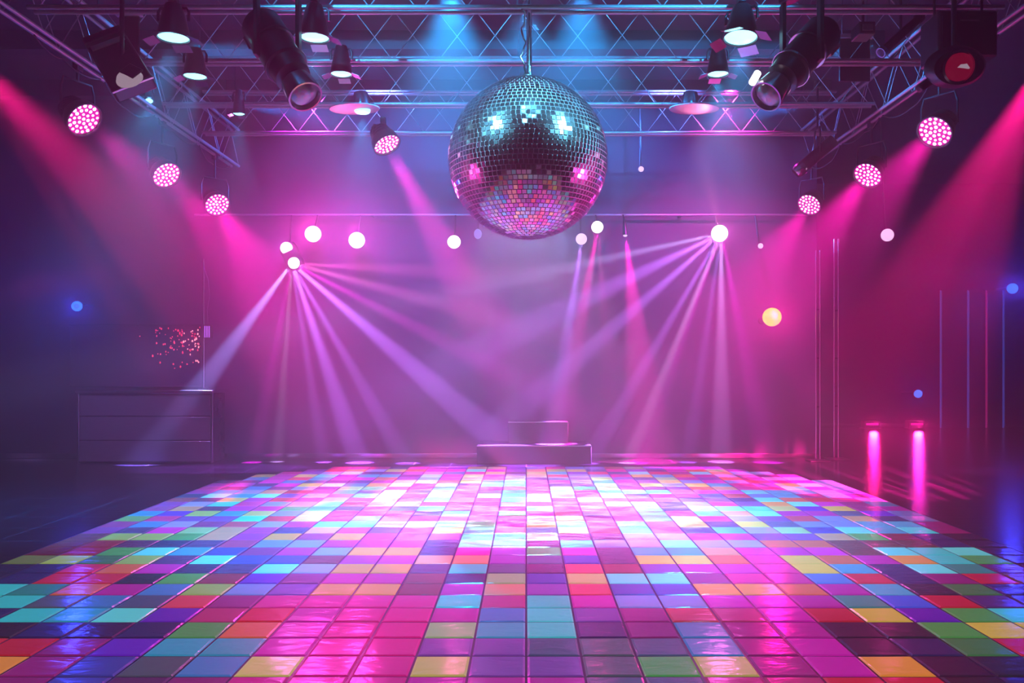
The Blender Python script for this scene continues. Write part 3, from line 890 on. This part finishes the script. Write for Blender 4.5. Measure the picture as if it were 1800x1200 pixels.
# the double lamp left
pA, pB = back(503, 436), back(516, 462)
dl = thing('double_spot_lamp', 'white double-headed lamp throwing a fan of lilac beams, left of the two large white lamps', 'stage lamp', (pA + pB) / 2, GW)
MB().lathe([(-0.10, 0.06), (-0.07, 0.13), (0, 0.15), ((pB - pA).length, 0.15), ((pB - pA).length + 0.07, 0.12), ((pB - pA).length + 0.1, 0.06)], pA + Vector((0, 0.14, 0)), pB - pA, 28).build('housing', M['housing'], dl)
for q_, r_, pw in ((pA, 0.10, 60), (pB, 0.095, 60)):
    MB().lathe([(-0.02, r_), (0.0, r_ * 0.95), (0.02, r_ * 0.6), (0.026, 0.005)], q_, (0.05, -1, -0.15), 28).build('lens', M['gl_white'], dl)
MB().path([pA + Vector((0, 0.2, 0.05)), pA + Vector((0, 0.25, 0.2)), pipe_at(pA)], 0.016, 8).build('bracket', M['black'], dl)
spot(pA + Vector((0, -0.06, 0)), (pA.x * 0.5, 0, 1.8), HP * 0.8, (0.9, 0.1, 0.9), 80, 0.9, 0.06, dl)
for (tx, ty, pw, an, cl) in ((400, 615, 330, 10, (0.3, 0.28, 1)), (503, 600, 110, 4, (0.8, 0.7, 1)), (548, 680, 200, 5, LAV), (590, 690, 330, 8, LAV), (650, 700, 240, 6, LAV),
                             (720, 640, 380, 8, LAV), (780, 600, 160, 6, MAG), (800, 540, 120, 7, (1, 0.15, 0.7)), (830, 480, 100, 7, (1, 0.1, 0.6)), (470, 680, 100, 6, MAG)):
    a = at(tx, ty, YL - 0.35 * (abs(tx - 516) / 300 + 0.2))
    e_ = (a - pB).normalized()
    spot(pB + e_ * 0.05 + Vector((0, -0.10, -0.02)), a, pw * FAN_P, cl, an, 0.5, 0.03, dl)
p = back(1337, 432)
round_lamp('tiny white lamp beside the white fan lamp, above the yellow globe', p, (p.x * 0.5, 0, 2), 0.045, 'gl_soft', 3, PINK, 120, GW, pipe_at(p), 0.9)
p = at(1560, 413, 15.5)
round_lamp('soft pale pink oval lamp in the dark recess, beyond the twin poles', p, (p.x * 0.5, 0, 2), 0.12, 'gl_soft', 12, PINK, 140, None, (p.x, p.y + 0.3, ZC), 0.9)
p = at(1127, 297, 13.3)
round_lamp('tiny peach lamp high up right of the mirror ball', p, (p.x * 0.5, 0, 2), 0.045, 'gl_soft', 0, PINK, 120, None, (p.x, p.y + 0.2, ZC), 0.9)

# yellow globe on a wall arm
p = at(1357, 557, 13.6)
yg = thing('globe_wall_lamp', 'small yellow mosaic globe lamp on the back wall below the pink beams', 'globe lamp', p)
MB().lathe([(-0.15 * math.cos(PI * k / 24), max(0.002, 0.15 * math.sin(PI * k / 24))) for k in range(25)], p, (0, 0, 1), 36).build('globe', M['globe'], yg)
MB().path([p + Vector((0, 0.10, 0)), p + Vector((0, 0.3, -0.03)), (p.x, YB, p.z - 0.03)], 0.014, 8).build('wall_arm', M['steel'], yg)
MB().lathe([(0, 0.06), (0.02, 0.055)], (p.x, YB - 0.001, p.z - 0.03), (0, -1, 0), 20).build('wall_plate', M['black'], yg)
spot(p + Vector((0, -0.17, 0.0)), p + Vector((0, -3, -0.2)), 120, (1.0, 0.0, 0.32), 170, 1.0, 0.05, yg)

# blue lamps
def blue_lamp(label, pos, r, bracket, power=10):
    pos = Vector(pos)
    t = round_lamp(label, pos, (pos.x * 0.4, 0, 1.4), r, 'gl_blue', power, BLUE, 150, 'small blue lamps', bracket, 0.9)
    return t
p = at(135, 538, 13.7)
b_ = blue_lamp('small blue round lamp on the wall above the dark sequin panel', p, 0.085, (p.x, YB, p.z + 0.05), 90)
MB().lathe([(0.02, 0.04), (0.024, 0.005)], p, Vector((p.x * 0.4, 0, 1.4)) - p, 20, True, True).build('inner_lens', M['gl_bluecore'], b_)
p = at(1780, 507, 20.6)
blue_lamp('small blue round lamp above the end of the folding partition', p, 0.13, (p.x, YA, p.z + 0.05), 160)
p = at(1614, 692, 20.4)
blue_lamp('small cyan half-hidden lamp low in the recess beside the folding partition', p, 0.10, (p.x, YA, p.z), 24)

# ------------------------------------------------------------------ counter, sequin panel, stand (left)
cx0, cx1, cyf = (137 - VX) / F * 13.45, (372 - VX) / F * 13.45, 13.45
cw, cmx = cx1 - cx0, (cx0 + cx1) / 2
ct = thing('bar_counter', 'grey metal counter with three wide planked drawers below the sequin panel', 'counter', (cmx, cyf + 0.33, 0))
MB().box((cmx, cyf + 0.34, 0.56), (cw - 0.04, 0.62, 1.12)).build('carcass', M['counter_top'], ct, bevel=0.01)
for k, (z0, z1) in enumerate(((0.03, 0.36), (0.38, 0.75), (0.77, 1.10))):
    MB().box((cmx, cyf + 0.015, (z0 + z1) / 2), (cw - 0.05, 0.03, z1 - z0)).build('drawer_front', M['counter'], ct, bevel=0.006)
MB().box((cmx, cyf + 0.32, 1.155), (cw + 0.06, 0.72, 0.05)).build('top_slab', M['steel'], ct, bevel=0.008)
for x in (cx0, cx1):
    MB().box((x, cyf + 0.02, 0.57), (0.035, 0.05, 1.12)).build('corner_post', M['steel'], ct, bevel=0.006)

sx0, sx1, sy = (125 - VX) / F * 14.05, (356 - VX) / F * 14.05, 14.05
sz0, sz1 = at(0, 679, 14.05).z, at(0, 571, 14.05).z
sp_ = thing('sequin_panel', 'dark plum wall panel sprinkled with red sparkling beads above the counter', 'wall panel', ((sx0 + sx1) / 2, sy, (sz0 + sz1) / 2))
MB().box(((sx0 + sx1) / 2, sy + 0.05, (sz0 + sz1) / 2), (sx1 - sx0, 0.16, sz1 - sz0)).build('board', M['panel'], sp_, bevel=0.01)
for z in (sz0, sz1):
    MB().box(((sx0 + sx1) / 2, sy - 0.035, z), (sx1 - sx0, 0.03, 0.02)).build('rail', M['counter_top'], sp_, bevel=0.004)
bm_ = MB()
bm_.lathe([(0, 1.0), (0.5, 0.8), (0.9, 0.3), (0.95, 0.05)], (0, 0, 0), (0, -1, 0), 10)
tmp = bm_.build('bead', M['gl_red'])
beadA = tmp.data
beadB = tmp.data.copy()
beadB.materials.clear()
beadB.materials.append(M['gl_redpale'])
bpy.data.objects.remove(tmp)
made = 0
while made < 98:
    u_ = 1 - abs(rnd.gauss(0, 0.20))
    v_ = 0.75 + rnd.gauss(0, 0.22)
    if not (0.50 < u_ < 0.985 and 0.1 < v_ < 0.96):
        continue
    o = bpy.data.objects.new('bead', beadB if (u_ > 0.86 and rnd.random() < 0.6) else beadA)
    COL.objects.link(o)
    o.parent = sp_
    o.location = Vector((sx0 + (sx1 - sx0) * u_, sy - 0.031, sz0 + (sz1 - sz0) * v_)) - Vector(sp_['o'])
    k = rnd.uniform(0.006, 0.0135)
    o.scale = (k * rnd.uniform(0.8, 1.2), 0.01, k * rnd.uniform(0.9, 1.9))
    made += 1

px_ = (358 - VX) / F * 13.9
st = thing('light_stand', 'slim chrome pole with a small violet box, standing on the counter beside the sequin panel', 'stand', (px_, 13.9, 1.18))
MB().tube((px_, 13.9, 1.2), (px_, 13.9, 3.35), 0.017, 14).build('pole', M['steel'], st)
MB().lathe([(0, 0.09), (0.02, 0.085), (0.03, 0.03)], (px_, 13.9, 1.181), (0, 0, 1), 28).build('base', M['black'], st)
pb2 = at(366, 583, 13.9)
MB().box(pb2, (0.12, 0.10, 0.22)).build('control_box', M['housing'], st, bevel=0.008)
for k in (-1, 0, 1):
    MB().box(pb2 + Vector((0.036 * k, -0.055, 0)), (0.02, 0.012, 0.19)).build('light_bar', M['gl_violet'], st)
MB().path([at(358, 470, 13.88), at(366, 490, 13.88), at(369, 520, 13.88), at(364, 545, 13.88), at(366, 570, 13.88)], 0.006, 6).build('cable', M['edge'], st)

# ------------------------------------------------------------------ steps in the middle of the back wall
sb = thing('stage_steps', 'two-tier carpeted platform standing at the middle of the back wall', 'platform', ((939 - VX) / F * 13.7, 13.75, 0))
yb = 13.35
def span(x0, x1, yy):
    return (x0 - VX) / F * yy, (x1 - VX) / F * yy
a0, a1 = span(838, 1040, yb)
z1 = at(0, 783, yb).z
MB().box(((a0 + a1) / 2, (yb + YB - 0.05) / 2, z1 / 2), (a1 - a0, YB - 0.05 - yb, z1)).build('lower_tier', M['step'], sb, bevel=0.012)
MB().box(((a0 + a1) / 2, yb - 0.004, z1 - 0.006), (a1 - a0, 0.02, 0.016)).build('edge_strip', M['edge'], sb)
yc = 13.72
a0, a1 = span(893, 999, yc)
z2 = at(0, 741, yc).z
MB().box(((a0 + a1) / 2, (yc + YB - 0.05) / 2, (z1 + z2) / 2), (a1 - a0, YB - 0.05 - yc, z2 - z1)).build('upper_tier', M['step'], sb, bevel=0.012)
MB().box(((a0 + a1) / 2, yc - 0.004, z2 - 0.006), (a1 - a0, 0.02, 0.016)).build('edge_strip', M['edge'], sb)

# ------------------------------------------------------------------ twin poles at the corner of the recess
def twin_pole(label, px, pyt, yy, gap):
    c = at(px, 640, yy)
    t = thing('twin_pole', label, 'pole', (c.x, yy, 0), 'twin poles')
    for s_ in (-1, 1):
        MB().tube((c.x + s_ * gap / 2, yy, 0.02), (c.x + s_ * gap / 2, yy, at(px, pyt, yy).z), 0.014, 12).build('tube', M['steel'], t)
    for z in (0.9, 1.7, 2.5):
        MB().box((c.x, yy, z), (gap, 0.02, 0.025)).build('spacer', M['black'], t)
    MB().box((c.x, yy, 0.012), (0.34, 0.3, 0.024)).build('foot_plate', M['black'], t, bevel=0.005)
    return t
twin_pole('pair of thin chrome poles nearer the yellow globe, by the back wall corner', 1438, 440, 13.75, 0.065)
twin_pole('pair of thin chrome poles at the mouth of the dark recess, taller of two pairs', 1470, 420, 14.0, 0.07)

# ------------------------------------------------------------------ folding partition in the recess
pt = thing('folding_partition', 'dark violet folding partition with thin shining edge strips in the recess', 'partition', (at(1705, 745, 20.8).x, 20.8, 0))
xs = [at(q, 600, 20.8).x for q in (1652, 1700, 1732, 1762)]
zt = at(0, 512, 20.8).z
for k in range(3):
    MB().box(((xs[k] + xs[k + 1]) / 2, 20.8 + 0.04 * (k % 2), zt / 2 + 0.02), (xs[k + 1] - xs[k] - 0.03, 0.05, zt)).build('leaf', M['panel'], pt, bevel=0.006)
for k, x in enumerate(xs):
    MB().box((x, 20.75, zt / 2 + 0.02), (0.03, 0.05, zt)).build('edge_strip', M['gl_pinkstrip'] if k == 2 else M['gl_bluestrip'], pt)  # metal edges given their own glow in place of reflected light
spot(at(1780, 515, 20.3) + Vector((-0.1, -0.9, 0.4)), (xs[1], 20.8, 1.3), 60, (0.15, 0.2, 1.0), 110, 0.9, 0.08, None, None, 0, 'blue_lamp_beam')

# two low pink floor lamps added in the recess to streak the gloss floor
for px__, lab in ((1530, 'added low black floor lamp in the recess, nearer the twin poles'), (1608, 'added low black floor lamp in the recess below the cyan lamp')):
    q_ = at(px__, 752, 20.7)
    t = thing('added_floor_lamp', lab, 'floor lamp', (q_.x, 20.7, 0), 'added low pink floor lamps')
    MB().box((q_.x, 20.7, 0.11), (0.40, 0.22, 0.18)).build('case', M['black'], t, bevel=0.015)
    MB().box((q_.x, 20.7, 0.011), (0.44, 0.26, 0.022)).build('base', M['black'], t, bevel=0.005)
    MB().box((q_.x, 20.585, 0.12), (0.30, 0.02, 0.05)).build('lens', M['gl_plate'], t, bevel=0.004)
    spot((q_.x, 20.5, 0.16), (q_.x * 0.62, 12.5, 0.0), 320, (1.0, 0.01, 0.25), 16, 0.7, 0.10, t)

# ------------------------------------------------------------------ slack cables along the long trusses
def cable(label, pts, r=0.009, group='slack cables under the long trusses'):
    q = []
    for k in range(len(pts) - 1):
        a, b_ = Vector(pts[k]), Vector(pts[k + 1])
        for s_ in range(8):
            f = s_ / 8
            q.append(a.lerp(b_, f) - Vector((0, 0, 0.35 * (a - b_).length * f * (1 - f))))
    q.append(Vector(pts[-1]))
    o = MB().path(q, r, 6).build('hanging_cable', M['rubber'], origin=pts[0])
    return tag(o, label, 'cable', group)
for s_, X, lab in ((-1, XT0, 'slack black cable hanging under the long truss on the grey counter side'), (1, XT1, 'slack black cable hanging under the long truss on the red lens lamp side')):
    for k in range(4):
        y = 8.3 + k * 1.4
        z = ZT - 0.12
        cable(lab, [(X + 0.05 * s_, y, z), (X + 0.10 * s_, y + 0.6, z - 0.02 - 0.1 * (k % 2)), (X + 0.05 * s_, y + 1.3, z)])

# ------------------------------------------------------------------ unseen lights added for the floor, ball and back wall
# added spots hidden behind the ball throw a rippling pool on the dance floor
spot((0.0, 9.6, 4.45), (0.0, 9.65, 0), 7200, (0.70, 0.74, 1.0), 62, 0.6, 0.01, None, ('ripple', 11, 44, 0.50, 0.55), 0.0, 'added_pool_light')
spot((-0.2, 9.6, 4.45), (-0.2, 9.65, 0), 5200, (1.0, 0.08, 0.9), 66, 0.5, 0.01, None, ('ripple', 11, 44, 0.48, 0.54), 0.35, 'added_pool_light')
spot((0.2, 9.6, 4.45), (0.2, 9.65, 0), 4600, (0.25, 0.75, 1.0), 66, 0.5, 0.01, None, ('ripple', 11, 44, 0.50, 0.55), 8.1, 'added_pool_light')
# added spots, out of view, that brighten the ball
spot((-2.6, 5.2, 5.9), bc, 4200, (0.15, 0.7, 1.0), 20, 0.6, 0.12, None, None, 0, 'added_ball_light')
spot((2.9, 5.4, 5.9), bc, 4200, (0.15, 0.7, 1.0), 20, 0.6, 0.12, None, None, 0, 'added_ball_light')
spot((0.2, 5.6, 6.0), bc + Vector((0, 0, 0.3)), 2600, (0.12, 0.65, 1.0), 22, 0.6, 0.15, None, None, 0, 'added_ball_light')
spot((-4.6, 7.2, 2.2), bc + Vector((0, 0, -0.3)), 900, (1.0, 0.04, 0.5), 18, 0.6, 0.12, None, None, 0, 'added_ball_light')
spot((4.5, 7.2, 2.2), bc + Vector((0, 0, -0.3)), 1100, (1.0, 0.04, 0.5), 18, 0.6, 0.12, None, None, 0, 'added_ball_light')
# added colour washes towards the back wall, without fixtures
spot((-3.2, 12.2, 5.6), (-3.2, 13.9, 0.6), 1500, (0.6, 0.02, 0.8), 110, 1.0, 0.1, None, None, 0, 'added_wall_wash')
spot((3.0, 12.2, 5.6), (3.0, 13.9, 0.6), 2200, (0.9, 0.01, 0.5), 110, 1.0, 0.1, None, None, 0, 'added_wall_wash')
spot((-0.1, 12.6, 5.6), (-0.1, 13.2, 0.0), 1100, (0.12, 0.10, 1.0), 60, 1.0, 0.1, None, None, 0, 'added_wall_wash')

# unseen spots added: violet for the counter, cyan for the trusses, blue upper wall
spot((-5.0, 10.0, 5.8), (-6.1, 13.4, 0.7), 1600, (0.5, 0.25, 1.0), 30, 0.8, 0.1, None, None, 0, 'added_counter_wash')
spot((0.0, 10.2, 6.0), (0.0, 10.4, 0), 2500, (0.02, 0.36, 1.0), 80, 1.0, 0.1, None, None, 0, 'added_truss_glow')
spot((-3.2, 4.2, 5.7), (-0.3, 11.0, 6.2), 4200, (0.03, 0.42, 1.0), 40, 0.6, 0.05, None, None, 0, 'added_truss_light')
spot((3.2, 4.2, 5.7), (0.3, 11.0, 6.2), 4200, (0.03, 0.42, 1.0), 40, 0.6, 0.05, None, None, 0, 'added_truss_light')
spot((-2.2, 11.7, 5.95), (-2.0, 14.2, 4.5), 700, (0.12, 0.2, 1.0), 80, 1.0, 0.1, None, None, 0, 'added_wall_wash')
spot((2.2, 11.7, 5.95), (2.0, 14.2, 4.5), 700, (0.12, 0.2, 1.0), 80, 1.0, 0.1, None, None, 0, 'added_wall_wash')
# added pink spots by the two fan lamps, brightening the saucer brims
for a_, b_ in (((1265, 405), (1218, 202)), ((516, 455), (612, 206))):
    spot(at(a_[0], a_[1], 13.4), at(b_[0], b_[1], 10.65), 900, (1.0, 0.25, 0.5), 9, 0.8, 0.04, None, None, 0, 'added_brim_light')
# added blue cross light tinting the haze between the trusses and above the lamp pipe
for s_ in (-1, 1):
    spot((4.4 * s_, 13.2, 5.7), (-5.0 * s_, 13.2, 4.4), 13000, (0.03, 0.20, 1.0), 20, 0.8, 0.08, None, None, 0, 'added_blue_cross_light')
    spot((4.3 * s_, 10.2, 5.45), (-5.0 * s_, 10.2, 5.0), 15000, (0.01, 0.32, 1.0), 15, 0.8, 0.08, None, None, 0, 'added_blue_cross_light')
